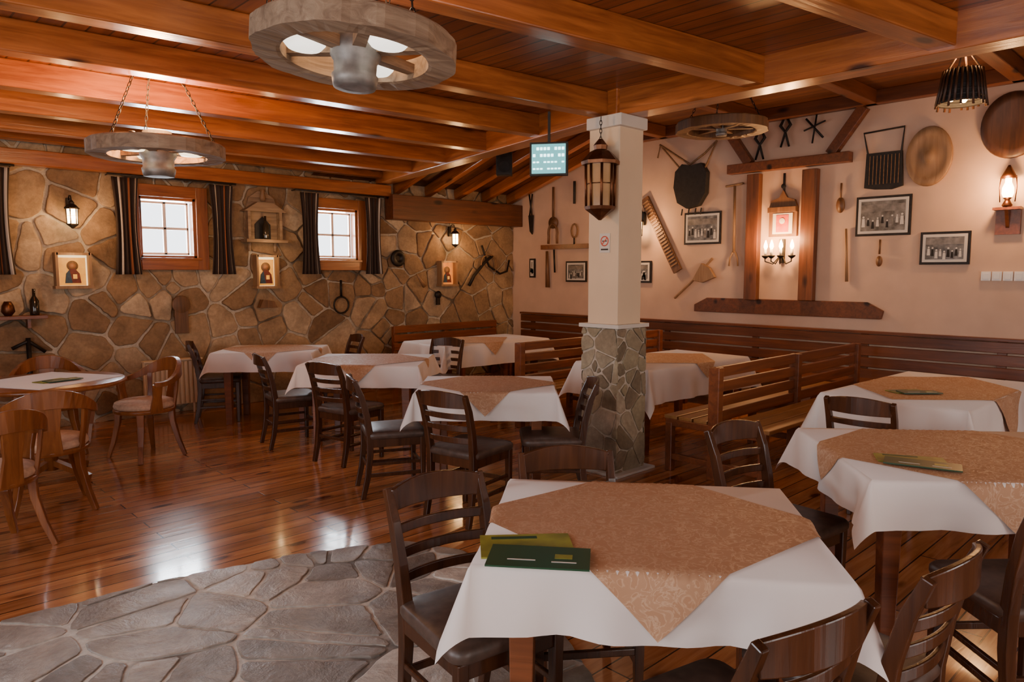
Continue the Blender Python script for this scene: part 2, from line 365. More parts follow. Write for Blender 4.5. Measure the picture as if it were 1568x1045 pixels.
for i,x in enumerate((5.9,6.45,7.0,7.55,8.08)):
    b=B(); L=2.35; b.box((0,0,0),(L,.1,.14),'beam'); o=b.obj('roof_rafter',.006)
    a=math.atan2(2.78-3.5,2.34); o.location=(x,7.42,3.11); o.rotation_euler=(0,-a,rad(90))
for y in (5.6,4.3,3.0,1.7,.4): beam('ceiling_joist',(4.7,y),(8.15,y),3.36,.12,.14,'darkbeam')
# ------------------------------------------------------------ pillar
b=B(); b.box((4.6,3.62,1.98),(.3,.3,1.63),'cream'); b.box((4.58,3.6,2.755),(.34,.34,.09),'paper'); b.obj('pillar',.006)
ps=.37
b=B(Matrix.Translation((4.6,3.62,0)))
b.box((0,0,.58),(ps-.02,ps-.02,1.16),'pmortar'); b.box((0,0,1.18),(ps+.03,ps+.03,.03),'paper')
for i in range(4):
    T=Matrix.Rotation(i*math.pi/2,4,'Z')@Matrix(((1,0,0,-ps/2),(0,0,-1,-ps/2+.01),(0,1,0,0),(0,0,0,1)))
    stonework(b,ps,1.16,.16,1.0,50+i,.016,.014,'pstone',T,None,(),.004,.1,.5,.003)
b.obj('pillar_stone_base')
b=B(); b.box((4.6,3.62,.01),(.5,.5,.02),'paper'); b.obj('trim_4',.004)
# ------------------------------------------------------------ windows + curtains
for i,(x0,x1,z0,z1) in enumerate(wins):
    b=B(ML()); cx=(x0+x1)/2; cz=(z0+z1)/2
    fw=.13
    b.box((x0-.04-fw/2,cz,.04),(fw,z1-z0+.08+2*fw,.07),'frame'); b.box((x1+.04+fw/2,cz,.04),(fw,z1-z0+.08+2*fw,.07),'frame')
    b.box((cx,z1+.04+fw/2,.04),(x1-x0+.08,fw,.07),'beam'); b.box((cx,z0-.04-fw/2,.045),(x1-x0+.08,fw,.09),'beam')
    b.box((cx,z0-.05,.06),(x1-x0+.16,.03,.08),'beam')
    for xx in (x0-.03,x1+.03): b.box((xx,cz,-.06),(.04,z1-z0+.1,.2),'frame')
    for zz in (z0-.03,z1+.03): b.box((cx,zz,-.06),(x1-x0+.1,.04,.2),'beam')
    b.box((cx,cz,-.08),(.035,z1-z0,.03),'whitep'); b.box((cx,cz,-.08),(x1-x0,.03,.03),'whitep')
    for xx in (x0+.012,x1-.012): b.box((xx,cz,-.08),(.025,z1-z0,.03),'whitep')
    for zz in (z0+.012,z1-.012): b.box((cx,zz,-.08),(x1-x0,.025,.03),'whitep')
    b.obj('window_%d'%(i+1),.004)
    light('window_daylight','AREA',(cx,YL+.22,cz),44,(.86,.93,1),x1-x0+.04,(rad(-90),0,0),z1-z0+.04)
def curtain(x0,x1,z0,z1,sd):
    nu,nv=40,16; vs=[];fs=[];at=[]
    for j in range(nv+1):
        t=j/nv
        for i in range(nu+1):
            s=i/nu; k=1-.22*math.sin(t*math.pi)
            x=x0+(x1-x0)*(.5+(s-.5)*k); y=YL-.145-.024*math.sin(s*5*2*math.pi+sd)*(.5+.5*t)
            vs.append((x,y,z1+(z0-z1)*t)); at.append((s*.999,0,0,1))
    for j in range(nv):
        for i in range(nu): a=j*(nu+1)+i; fs.append((a,a+1,a+nu+2,a+nu+1))
    me=bpy.data.meshes.new('curtain'); me.from_pydata(vs,[],fs); a=me.attributes.new('st','FLOAT_COLOR','POINT')
    a.data.foreach_set('color',np.array(at).ravel()); me.materials.append(M['curtain'])
    for p in me.polygons: p.use_smooth=True
    o=bpy.data.objects.new('curtain',me); col.objects.link(o); md=o.modifiers.new('s','SOLIDIFY'); md.thickness=.004
for k,(a,c) in enumerate(((2.24,2.50),(3.24,3.52),(4.36,4.62),(5.30,5.56),(1.08,1.36))): curtain(a,c,1.58,2.60,k)
for a,c in ((2.2,3.56),(4.3,5.6),(-.5,1.4)):
    b=B(); b.tube([(a,YL-.15,2.625),(c,YL-.15,2.625)],.011,'iron'); 
    for x in (a+.02,c-.02): b.tube([(x,YL-.15,2.625),(x,YL-.02,2.625)],.006,'iron')
    b.obj('curtain_rod')
# ------------------------------------------------------------ dining chair
def chair_mesh():
    b=B()
    for sx in (-1,1):
        b.sweep([(sx*.185,.18,0),(sx*.185,.18,.43)],[.015,.02],[.015,.02],'chair',Vector((0,1,0)))
        pts=[(sx*.175,-.25,0),(sx*.175,-.215,.15),(sx*.175,-.195,.32),(sx*.175,-.195,.46),(sx*.18,-.215,.6),(sx*.185,-.25,.74),(sx*.188,-.295,.85)]
        b.sweep(pts,[.015,.017,.02,.02,.018,.016,.013],[.017,.02,.022,.024,.022,.02,.016],'chair',Vector((0,1,0)))
        b.box((sx*.182,0,.40),(.022,.36,.06),'chair'); b.box((sx*.182,-.01,.17),(.02,.38,.026),'chair'); b.box((sx*.182,-.005,.25),(.018,.38,.022),'chair')
    b.box((0,.18,.40),(.35,.022,.06),'chair'); b.box((0,-.19,.40),(.34,.022,.06),'chair'); b.box((0,.18,.22),(.35,.02,.028),'chair'); b.box((0,-.205,.22),(.34,.018,.026),'chair')
    def slat(z,bow):
        y0=-.195-.10*max(0,(z-.46)/.40)**1.3
        return [((-1+2*i/12)*.18,y0-bow*(1-(-1+2*i/12)**2),z) for i in range(13)]
    for z in (.55,.63,.71): b.sweep(slat(z,.035),.007,.018,'chair')
    pts=slat(.808,.045); b.sweep([(x,y,z+.012*(1-(x/.18)**2)) for x,y,z in pts],.009,[.040+.012*(1-(-1+2*i/12)**2) for i in range(13)],'chair')
    def rr(w,d,r,z,tp=0):
        o=[]
        for cx,cy,a0 in ((1,1,0),(-1,1,90),(-1,-1,180),(1,-1,270)):
            for q in range(5):
                a=rad(a0+q*22.5); ww=w*(1 if cy>0 else .93); o.append((cx*(ww-r)+r*math.cos(a),cy*(d-r)+r*math.sin(a),z))
        return o
    rings=[rr(.215,.21,.05,.43),rr(.222,.217,.055,.445),rr(.222,.217,.055,.462),rr(.212,.207,.05,.477),rr(.18,.175,.05,.486),rr(.09,.09,.04,.49)]
    vs=[p for r in rings for p in r]; n=20; fs=[]
    for i in range(len(rings)-1):
        for j in range(n): fs.append((i*n+j,i*n+(j+1)%n,(i+1)*n+(j+1)%n,(i+1)*n+j))
    fs.append(tuple(range(n))[::-1]); fs.append(tuple(range((len(rings)-1)*n,len(rings)*n)))
    b.add(vs,fs,'leather',True)
    return b.mesh('dining_chair')
CM=chair_mesh()
def chair(x,y,face): inst(CM,'dining_chair',(x,y,0.0),rad(face-90))
for x,y,f in [(1.52,1.75,262),(1.57,.90,77),(2.12,.80,86),(2.03,1.75,233),(3.14,1.47,262),(4.66,1.62,2),(3.08,.55,48),
              (3.02,3.56,12),(2.96,4.36,-25),(3.63,3.40,138),(3.20,5.36,12),(3.10,6.22,-12),(4.78,6.20,205),(3.06,7.80,-25),(4.28,7.50,170)]:
    chair(x,y,f)
# ------------------------------------------------------------ armchair
def arm_mesh():
    b=B()
    b.lathe([(.20,.40),(.245,.405),(.25,.43),(.24,.44)],'arm',n=28)
    b.lathe([(.235,.44),(.245,.46),(.235,.49),(.19,.505),(.1,.51)],'cush',n=28)
    for a in (40,140,220,320):
        c,s=math.cos(rad(a)),math.sin(rad(a))
        b.sweep([(c*.31,s*.32,0),(c*.26,s*.27,.14),(c*.22,s*.23,.3),(c*.21,s*.22,.42)],[.015,.018,.021,.024],[.018,.021,.026,.03],'arm',Vector((-s,c,0)))
    P=[]
    for i in range(29):
        a=rad(165+i*(375-165)/28); r=.285; back=max(0,-math.sin(a))
        P.append((r*math.cos(a),r*math.sin(a),.66+.13*back**1.5))
    bk=[.02+.042*max(0,-math.sin(rad(165+i*210/28)))**2 for i in range(29)]
    b.sweep(P,.02,bk,'arm')
    for a in (170,370): 
        c,s=math.cos(rad(a)),math.sin(rad(a)); b.sweep([(c*.235,s*.235,.42),(c*.262,s*.262,.55),(c*.283,s*.283,.66)],.014,[.055,.035,.04],'arm',Vector((-s,c,0)))
    for a,w in ((222,.024),(270,.065),(318,.024)):
        c,s=math.cos(rad(a)),math.sin(rad(a)); b.sweep([(c*.235,s*.235,.42),(c*.262,s*.262,.58),(c*.283,s*.283,.76)],.011,[w,w*.75,w],'arm',Vector((-s,c,0)))
    return b.mesh('wooden_armchair')
AM=arm_mesh()
for x,y,f in ((1.95,6.66,195),(1.02,5.60,85),(.60,4.95,110),(1.38,7.35,262)): inst(AM,'wooden_armchair',(x,y,0),rad(f-90))
# ------------------------------------------------------------ tables
def cloth(w,d,hang,sd,ztop=.775):
    rnd=random.Random(sd); per=[]; a,c=w/2,d/2; ph=[rnd.uniform(0,6.28) for _ in range(4)]
    t=0
    for k,(x0,y0,x1,y1,nx,ny) in enumerate(((a,-c,a,c,1,0),(a,c,-a,c,0,1),(-a,c,-a,-c,-1,0),(-a,-c,a,-c,0,-1))):
        n=26; L=math.hypot(x1-x0,y1-y0)
        for i in range(n+1):
            s=i/n; per.append((x0+(x1-x0)*s,y0+(y1-y0)*s,nx,ny,hang,max(0,1-min(s,1-s)*L/.12)*.35,t+s*L))
        t+=L
        a0=math.atan2(ny,nx)
        for i in range(1,12):
            f=i/12*math.pi/2; h=hang/max(math.cos(f),math.sin(f)); per.append((x1,y1,math.cos(a0+f),math.sin(a0+f),h,.35+.65*math.sin(2*f),t))
    rows=12; vs=[];fs=[]; n=len(per)
    for k in range(rows+1):
        for (x,y,nx,ny,h,cn,t) in per:
            s=h*k/rows; q=k/rows
            wv=.018*q*math.sin(t*14+ph[0])+.012*q*math.sin(t*27+ph[1])
            o=.006*min(1,k)+s*(.07+.36*cn)+wv*(1-cn)
            z=ztop-(math.sqrt(max(0,s*s-o*o*.8)) if k else 0)
            if k==0: o=0
            vs.append((x+nx*o,y+ny*o,z))
    for k in range(rows):
        for j in range(n): fs.append((k*n+j,k*n+(j+1)%n,(k+1)*n+(j+1)%n,(k+1)*n+j))
    fs=[f[::-1] for f in fs]; fs.append(tuple(range(n)))
    return vs,fs
def overlay(w,d,q,ztop,sd):
    n=44; vs=[];fs=[]; a,c=w/2,d/2
    for j in range(n+1):
        for i in range(n+1):
            s=(i/n-.5)*q; t=(j/n-.5)*q; u=(s-t)*.7071; v=(s+t)*.7071; z=ztop+.0035+.0015*math.sin(u*9+sd)*math.sin(v*8)
            ex=abs(u)-a; ey=abs(v)-c
            if ex>0: u=math.copysign(a+.012+ex*.16+.006*math.sin(v*22),u); z=ztop-ex*.99+.003
            if ey>0: v=math.copysign(c+.012+ey*.16+.006*math.sin(u*22),v); z=min(z,ztop-ey*.99+.003)
            vs.append((u,v,z))
    for j in range(n):
        for i in range(n): k=j*(n+1)+i; fs.append((k,k+1,k+n+2,k+n+1))
    return vs,fs
def table(x,y,rz,w,d,hang,sd,ov=1.2,ovs=None):
    p=empty('dining_table',(x,y,0),rad(rz))
    b=B(); b.box((0,0,.745),(w-.02,d-.02,.03),'chair'); b.box((0,0,.68),(w-.26,d-.26,.09),'chair')
    for sx in (-1,1):
        for sy in (-1,1): b.sweep([(sx*(w/2-.13),sy*(d/2-.13),0),(sx*(w/2-.13),sy*(d/2-.13),.73)],[.03,.04],[.03,.04],'bench',Vector((0,1,0)))
    b.obj('frame',.004,p)
    b=B(); vs,fs=cloth(w,d,hang,sd); b.add(vs,fs,'white',True); o=b.obj('tablecloth',0,p)
    md=o.modifiers.new('e','EDGE_SPLIT'); md.split_angle=rad(75)
    for k,cx in enumerate(ovs or [0]):
        vs,fs=overlay(w,d,ov/1.4142,.776,sd)
        if ovs: vs,fs=overlay(1e3,d,ov/1.4142,.776,sd); vs=[(v[0]+cx,v[1],v[2]) for v in vs]
        b=B(); b.add(vs,fs,'damask',True); b.obj('overlay_cloth',0,p)
    return p
table(1.94,1.37,-51,1.04,.85,.20,1,1.22)
table(3.53,3.96,-44,.98,.78,.20,2,1.12)
table(3.72,5.86,-46,1.08,.92,.20,3,1.25)
table(3.48,7.42,-41,1.02,.82,.20,4,1.15)
table(5.8,6.68,-3,1.6,.85,.26,5,1.15,[-.1])
table(5.8,3.95,-3,1.55,.85,.30,6,1.15,[.05])
table(5.72,1.60,-2,1.6,.9,.30,7,1.5,[0.0])
table(3.74,.90,-49,1.2,.97,.20,8,1.5)
p=empty('round_table',(1.2,6.48,0))
b=B(); b.lathe([(.53,.725),(.55,.735),(.55,.755),(.53,.765)],'arm',n=48); b.lathe([(.05,.06),(.045,.5),(.08,.72)],'arm',n=20)
for i in range(4):
    a=i*math.pi/2+.6; b.sweep([(.03*math.cos(a),.03*math.sin(a),.12),(.2*math.cos(a),.2*math.sin(a),.07),(.34*math.cos(a),.34*math.sin(a),.02)],.025,.022,'arm')
b.obj('frame',0,p)
b=B(); b.box((0,0,.768),(.74,.74,.005),'white',rad(30)); b.obj('napkin_cloth',0,p)
def menu(x,y,z,rz,w=.29,d=.2):
    b=B(); b.box((.02,-d*.2,.0085),(w,d*.62,.005),'green',rad(-4)); b.box((-.02,d*.2,.003),(w*.95,d*.7,.005),'lime',rad(7)); b.box((.09,-d*.2,.0113),(.05,.03,.001),'lime',rad(-4)); b.box((.09,-d*.36,.0113),(.07,.006,.001),'paper',rad(-4)); b.box((-.03,-d*.3,.0113),(.08,.006,.001),'paper',rad(-4)); b.box((-.06,d*.42,.0058),(.14,.02,.001),'green',rad(7))
    b.obj('menu_booklet',0,None,(x,y,z),rad(rz))
menu(1.45,1.43,.781,-47,.29,.25); menu(3.36,.99,.781,-70); menu(5.35,1.62,.781,-40,.26,.18); menu(1.25,6.35,.772,20,.25,.17)
# ------------------------------------------------------------ benches
def bench(name,x0,x1,y,double=True,sd=1,h=.9):
    b=B(); L=x1-x0; cx=(x0+x1)/2
    for k in range(4): b.box((cx,y,h-.06-k*.115),(L,.028,.085),'bench')
    xs=[x0+.03,x1-.03] if L<1.8 else [x0+.03,cx,x1-.03]
    for x in xs:
        b.box((x,y,(h-.02)/2),(.07,.09,h-.02),'bench')
        for s in ((1,-1) if double else (sd,)):
            b.box((x,y+s*.23,.40),(.055,.40,.06),'bench'); b.box((x,y+s*.40,.2),(.06,.06,.4),'bench'); b.box((x,y+s*.22,.12),(.04,.36,.05),'bench')
    for s in ((1,-1) if double else (sd,)):
        for k in range(3): b.box((cx,y+s*(.12+k*.135),.44),(L-.02,.12,.03),'seatlit')
    b.obj(name,.006)
bench('wooden_bench',4.85,7.6,2.85); bench('wooden_bench',5.1,7.6,5.25)
b=B()
for k in range(4): b.box((XR-.05,3.0,.88-k*.125),(.03,10.6,.105),'benchY')
b.box((XR-.045,3.0,.955),(.09,10.6,.03),'benchY'); b.box((XR-.27,3.0,.44),(.42,10.6,.035),'benchY'); b.box((XR-.44,3.0,.39),(.03,10.6,.07),'benchY')
for i in range(9):
    y=-2.1+i*1.27; b.box((XR-.42,y,.21),(.06,.07,.42),'benchY'); b.box((XR-.02,y,.47),(.03,.08,.94),'benchY')
b.obj('wall_bench',.005)
b=B()
for k in range(3): b.box((6.72,YL-.12,.80-k*.125),(1.95,.03,.1),'bench')
b.box((6.72,YL-.33,.44),(1.95,.4,.035),'bench')
for x in (5.78,6.7,7.66): b.box((x,YL-.09,.42),(.07,.05,.84),'bench'); b.box((x,YL-.48,.21),(.06,.06,.42),'bench')
b.obj('wall_bench',.005)
# ------------------------------------------------------------ chandeliers
def chain(b,p0,p1,k='iron',n=None):
    p0=Vector(p0);p1=Vector(p1); L=(p1-p0).length; n=n or int(L/.035)+1; t=(p1-p0).normalized(); a=t.orthogonal().normalized(); c=t.cross(a)
    for i in range(n):
        m=p0+(p1-p0)*((i+.5)/n); s=a if i%2 else c; l=L/n*.68
        pts=[m+t*l*math.cos(q)+s*.009*math.sin(q) for q in [2*math.pi*j/8 for j in range(9)]]
        b.tube(pts,.0028,k,4,False)
def wheel(name,loc,R,ztop,tilt,hub=1.,lamp='bulbs',mat='greywood',rot=0.,spread=.3):
    p=empty(name,loc); p.rotation_euler=(rad(tilt[0]),rad(tilt[1]),0)
    b=B(); w=.105*R/.4; h=.045
    n=84; vs=[];fs=[]
    for i in range(n):
        q=2*math.pi*i/n; j=1+.012*math.sin(q*7)+.01*math.sin(q*13+1)+random.uniform(-.006,.006)
        for r,z in ((R*j,-h),(R*j,h*.8),(R-.008,h),(R-w,h),(R-w-.004,-h*.9),(R-w+.01,-h+random.uniform(-.004,.004))): vs.append((r*math.cos(q),r*math.sin(q),z))
    for i in range(n):
        for j in range(6): fs.append((i*6+j,((i+1)%n)*6+j,((i+1)%n)*6+(j+1)%6,i*6+(j+1)%6))
    b.add(vs,fs,mat)
    for i in range(6):
        q=2*math.pi*i/6+rot; c,s=math.cos(q),math.sin(q); b.sweep([(c*.06,s*.06,0),(c*(R-w*.6),s*(R-w*.6),0)],[.026,.02],[.022,.018],mat)
    hr=.085*hub*R/.4
    b.lathe([(hr*.55,-.14*hub),(hr*.9,-.14*hub),(hr,-.10*hub),(hr*.9,-.09*hub),(hr*.92,-.05*hub),(hr*1.08,-.03*hub),(hr*1.08,.04*hub),(hr*.85,.06*hub),(hr*.85,.10*hub),(hr*.5,.11*hub)],'greymetal',n=24)
    if lamp:
        for i in range(3):
            q=rot+math.pi/6+i*2*math.pi/3+.0; c,s=math.cos(q)*R*.5,math.sin(q)*R*.5
            b.lathe([(.02,-.035),(.065,-.03),(.082,-.01),(.075,.02),(.03,.04)],lamp,(c,s,0),20); b.lathe([(.028,.035),(.028,.08),(.015,.09)],'iron',(c,s,0),12)
            b.tube([(c,s,.07),(c*.3,s*.3,.08)],.008,'iron',6)
    for i in range(3):
        q=rot+i*2*math.pi/3+.5; r=R-w*.5; chain(b,(r*math.cos(q),r*math.sin(q),h),(spread*r*math.cos(q),spread*r*math.sin(q),ztop-loc[2]))
    b.obj('wheel',0,p)
    return p
wheel('wagon_wheel_chandelier',(1.59,2.56,2.485),.395,2.98,(0,4),1.1,'glassw',rot=.1,spread=.8)
wheel('wagon_wheel_chandelier',(1.65,5.10,2.40),.41,2.98,(0,0),1.2,'bulbs',rot=1.0)
wheel('wagon_wheel_chandelier',(6.24,3.66,2.97),.42,3.5,(0,0),.6,None,'oldwood',rot=.2)
WARM=(1,.50,.19)
light('chandelier_light','POINT',(1.65,5.1,2.66),100,(1,.50,.19),.1)
light('chandelier_light','POINT',(1.58,2.55,2.75),14,(1,.66,.38),.12)
# ------------------------------------------------------------ iron lanterns
def lantern(name,loc,s=1.,mat='iron',glass='amber',n=6,armto=None,ring=True,hang=None):
    p=empty(name,loc); b=B()
    b.lathe([(.01,-.17*s),(.03*s,-.15*s),(.07*s,-.12*s),(.075*s,-.105*s)],mat,n=n,smooth=False)
    b.lathe([(.058*s,-.105*s),(.062*s,.09*s)],glass,n=n,smooth=False)
    for i in range(n):
        q=2*math.pi*i/n; c,d=math.cos(q)*.066*s,math.sin(q)*.066*s; b.tube([(c,d,-.11*s),(c*1.05,d*1.05,.1*s)],.007*s,mat,6)
        b.tube([(c,d,-.0*s),(math.cos(q+2*math.pi/n)*.066*s,math.sin(q+2*math.pi/n)*.066*s,0)],.003*s,mat,4)
    b.lathe([(.09*s,.09*s),(.092*s,.105*s),(.05*s,.15*s),(.03*s,.16*s),(.034*s,.18*s),(.01*s,.21*s)],mat,n=n,smooth=False)
    if armto: 
        a=Vector(armto)-Vector(loc); b.tube([(0,0,.2*s),(a.x*.2,a.y*.2,.27*s),(a.x*.6,a.y*.6,.28*s),(a.x,a.y,.2*s)],.008*s,mat,6)
        b.box((a.x,a.y,.15*s),(.05*s,.05*s,.2*s),mat)
    if hang: chain(b,(0,0,.2*s),(0,0,hang))
    b.obj('lantern_body',0,p); return p
lantern('wall_lantern',(1.86,YL-.17,2.17),.75,'iron','bulb',6,(1.86,YL-.04,0)); light('lantern_light','POINT',(1.86,YL-.27,2.15),8,WARM,.04)
lantern('wall_lantern',(6.83,YL-.17,2.10),.75,'iron','bulb',6,(6.83,YL-.04,0)); light('lantern_light','POINT',(6.83,YL-.27,2.08),8,WARM,.04)
lantern('wall_lantern',(XR-.17,5.93,2.2),.9,'iron','bulb',6,(XR-.04,5.93,0)); light('lantern_light','POINT',(XR-.32,5.93,2.2),24,WARM,.05)
lantern('hanging_lantern',(4.32,3.55,2.27),1.6,'bronze','amber',8,None,True,.5)
b=B()
b.box((XR-.025,1.73,2.09),(.035,.2,.26),'bench'); b.box((XR-.08,1.73,2.2),(.12,.22,.025),'bench'); b.poly([(0,0),(.1,0),(.02,-.16),(0,-.18)],.03,'bench',-.015,Matrix(((-1,0,0,XR-.03),(0,0,1,1.73),(0,1,0,2.19),(0,0,0,1))))
b.lathe([(.03,2.21),(.045,2.23),(.03,2.26),(.02,2.28),(.04,2.3)],'bronze',(XR-.11,1.73,0),16)
b.lathe([(.035,2.3),(.05,2.34),(.048,2.39),(.028,2.44),(.026,2.5)],'bulb',(XR-.11,1.73,0),16)
b.lathe([(.07,2.48),(.05,2.52),(.02,2.58),(.01,2.6)],'bronze',(XR-.11,1.73,0),16)
for dy in (-.06,.06): b.tube([(XR-.11,1.73+dy,2.26),(XR-.11,1.73+dy*1.15,2.4),(XR-.11,1.73+dy,2.5)],.005,'bronze',6)
b.obj('oil_wall_lamp'); light('wall_lamp_light','POINT',(XR-.27,1.73,2.42),27,WARM,.05)
# pendant basket lamp
b=B(); c=(6.4,1.71,3.03)
b.lathe([(.155,-.13),(.15,-.05),(.135,.04),(.11,.11)],'black',c,28,None,False)
for k in range(7):
    z=-.13+k*.038; r=.16-.008*k; b.tube([(c[0]+r*math.cos(q),c[1]+r*math.sin(q),c[2]+z) for q in [2*math.pi*i/24 for i in range(25)]],.012,'black',6,False)
for i in range(26):
    q=2*math.pi*i/26; j=random.uniform(-.03,.02); b.tube([(c[0]+.172*math.cos(q),c[1]+.172*math.sin(q),c[2]-.15+j),(c[0]+.13*math.cos(q),c[1]+.13*math.sin(q),c[2]+.11)],.009,'darkwood',5)
for i in range(3):
    q=2*math.pi*i/3; b.lathe([(.01,-.12),(.03,-.09),(.025,-.05),(.012,-.02)],'bulb',(c[0]+.07*math.cos(q),c[1]+.07*math.sin(q),c[2]),12)
for i in range(4):
    q=i*math.pi/2; b.tube([(c[0]+.12*math.cos(q),c[1]+.12*math.sin(q),c[2]+.1),(c[0],c[1],c[2]+.3)],.008,'rope',5)
b.tube([(c[0],c[1],c[2]+.3),(c[0],c[1],3.49)],.006,'black',5)
b.obj('basket_pendant_lamp'); light('pendant_light','POINT',(6.4,1.71,3.23),6,WARM,.05); light('pendant_light','POINT',(6.4,1.71,2.84),5,WARM,.05)
# display sign
b=B(); T=Matrix.Translation((4.06,3.84,2.46))@Matrix.Rotation(rad(-54),4,'Z')
b.box((0,0,0),(.29,.05,.25),'iron',0,T); b.box((0,-.028,0),(.26,.006,.22),'cyan',0,T)
for r in range(4):
    for i in range(9):
        if (i*7+r*3)%5: b.box((-.11+i*.0275,-.032,.075-r*.05),(.02,.004,.022 if r<2 else .012),'cyanb',0,T)
b.box((0,0,.24),(.02,.02,.23),'iron',0,T); b.obj('digital_clock_display',.003)
b=B(); T=Matrix.Translation((6.26,6.69,2.95))@Matrix.Rotation(rad(-45),4,'Z')
b.box((0,0,0),(.2,.16,.28),'iron',0,T); b.lathe([(.06,0),(.075,.01),(.02,-.01)],'black',(0,0,0),20,T@Matrix.Translation((0,-.085,-.04))@Matrix.Rotation(rad(90),4,'X')); b.tube([(6.26,6.69,3.08),(6.26,6.69,3.36)],.015,'iron'); b.obj('loudspeaker',.006)
b=B(Matrix.Translation((4.449,3.60,1.83))@Matrix.Rotation(rad(-90),4,'Z')@Matrix.Rotation(rad(90),4,'X'))
b.box((0,0,0.003),(.10,.15,.006),'paper'); b.lathe([(.032,.006),(.032,.009),(.04,.009),(.04,.006)],'red',(0,.015,0),20,None,False); b.box((0,.015,.008),(.07,.008,.003),'red',rad(45)); b.box((0,.015,.007),(.045,.008,.002),'iron'); b.box((0,-.05,.007),(.07,.012,.002),'iron')
b.obj('no_smoking_sign')
# ------------------------------------------------------------ right wall ornaments (y,z) -> u=-y
def R(y): return -y
b=B(MR())
b.box((R(4.31),2.02,.05),(.16,1.5,.09),'darkbeamZ'); b.box((R(3.63),2.02,.05),(.17,1.48,.09),'darkbeamZ')
b.box((R(3.92),2.85,.06),(1.45,.11,.12),'darkbeam')
for (y0,z0,y1,z1) in ((4.70,3.36,4.38,2.90),(3.08,3.36,3.42,2.90)): b.sweep([(R(y0),z0,.05),(R(y1),z1,.05)],.055,.045,'darkbeam',Vector((0,0,1)))
b.obj('timber_frame_decoration',.006)
b=B(MR()); b.poly([(R(5.1),1.1),(R(2.82),1.1),(R(2.80),1.19),(R(2.97),1.28),(R(4.92),1.28),(R(5.1),1.19)],.05,'darkbeam',.0); b.obj('wooden_wall_board',.006)
def frame(y0,y1,z0,z1,fr='iron'):
    b=B(MR()); cy=R((y0+y1)/2);cz=(z0+z1)/2; w=abs(y1-y0);h=z1-z0; t=.025
    b.box((cy,cz,.012),(w,h,.02),fr); b.box((cy,cz,.023),(w-2*t,h-2*t,.004),'paper'); m=t+.028; b.box((cy,cz,.026),(w-2*m,h-2*m,.003),'photo')
    rn=random.Random(int(y0*100)); n=9
    for i in range(n):
        x=cy-(w/2-m)+.03+i*(w-2*m-.06)/(n-1); z=cz-h*.14+rn.uniform(-.03,.03); s=rn.uniform(.6,.85)*min(1,h/.4); b.lathe([(.0,0),(.014*s,.0),(.014*s,.002)],'paper',(x,z+.055*s,.027),10); b.poly([(x-.022*s,z-.07*s),(x+.022*s,z-.07*s),(x+.015*s,z+.035*s),(x-.015*s,z+.035*s)],.002,rn.choice(['black','black','greymetal','paper']),.0275)
    b.box((cy,cz+h*.2,.0278),(w-2*m,h*.18,.001),'greymetal')
    b.obj('framed_photograph',.002)
frame(5.29,4.76,1.96,2.37); frame(7.36,6.95,1.46,1.77); frame(6.03,5.80,1.46,1.76); frame(3.13,2.58,1.99,2.41); frame(2.48,2.03,1.68,2.01)
frame(8.14,8.02,1.52,1.82)
b=B(MR()); b.box((R(7.33),1.99,.03),(1.06,.07,.05),'bench')
b.tube([(R(7.61),2.9,.04),(R(7.61),2.42,.04)],.018,'oldwood'); b.lathe([(.001,0),(.09,.01),(.09,.03)],'oldwood',(R(7.61),2.36,.02),18); 
b.tube([(R(7.70),2.04,.05)]+[(R(7.61)+.09*math.cos(q),2.2+.14*math.sin(q),.05) for q in [rad(200-i*22) for i in range(11)]]+[(R(7.52),2.04,.05)],.018,'oldwood')
b.tube([(R(7.17)+.06*math.cos(q),2.22+.1*math.sin(q),.05) for q in [rad(i*30) for i in range(13)]],.014,'rope',6,False); b.tube([(R(7.17),2.12,.05),(R(7.17),2.02,.05)],.012,'iron')
b.tube([(R(7.19),2.95,.03),(R(7.19),2.62,.03)],.02,'black'); b.tube([(R(7.74),1.93,.04),(R(7.72),1.37,.04)],[.02,.035],'oldwood'); b.tube([(R(7.6),1.95,.03),(R(7.58),1.6,.03)],.014,'iron')
b.obj('tool_rack')
b=B(MR()); y=R(8.1)
b.tube([(y-.03,2.83,.04),(y+.03,2.5,.04)],.012,'iron'); b.tube([(y+.04,2.83,.04),(y-.02,2.5,.04)],.012,'iron'); b.poly([(y-.05,2.5),(y+.05,2.5),(y+.03,2.2),(y-.02,2.25)],.02,'iron',.02); b.obj('sheep_shears')
b=B(MR()); T=Matrix.Translation((R(5.645),2.11,0))@Matrix.Rotation(math.atan2(-.98,.55),4,'Z')
b.box((0,0,.03),(1.13,.13,.03),'oldwood',0,T)
for i in range(22): b.box((-.5+i*.046,0,.05),(.02,.1,.012),'palewood',0,T)
b.obj('carved_wooden_plank')
b=B(MR())
prof=[(R(5.40),2.9),(R(5.3),2.99),(R(5.17),2.96),(R(5.02),2.98),(R(4.94),2.86),(R(4.95),2.6),(R(5.05),2.45),(R(5.22),2.42),(R(5.36),2.5),(R(5.42),2.7)]
b.poly(prof,.09,'black',.01)
for y in (5.3,5.2,5.1,5.02): b.tube([(R(y),2.42,.06),(R(y+.02),2.34,.05)],.01,'black')
b.tube([(R(5.36),2.95,.05),(R(5.68),3.28,.03),(R(5.72),3.12,.03)],.012,'rope'); b.tube([(R(5.69),3.29,.03),(R(5.2),2.98,.06),(R(5.0),3.1,.04),(R(4.84),3.24,.03)],.014,'rope'); b.tube([(R(4.84),3.24,.03),(R(4.98),2.92,.06)],.012,'rope')
b.obj('woven_shoulder_bag',.01)
b=B(MR())
b.poly([(R(3.04),2.86),(R(2.69),2.86),(R(2.67),2.5),(R(2.78),2.47),(R(2.95),2.48),(R(3.05),2.5)],.04,'black',.01)
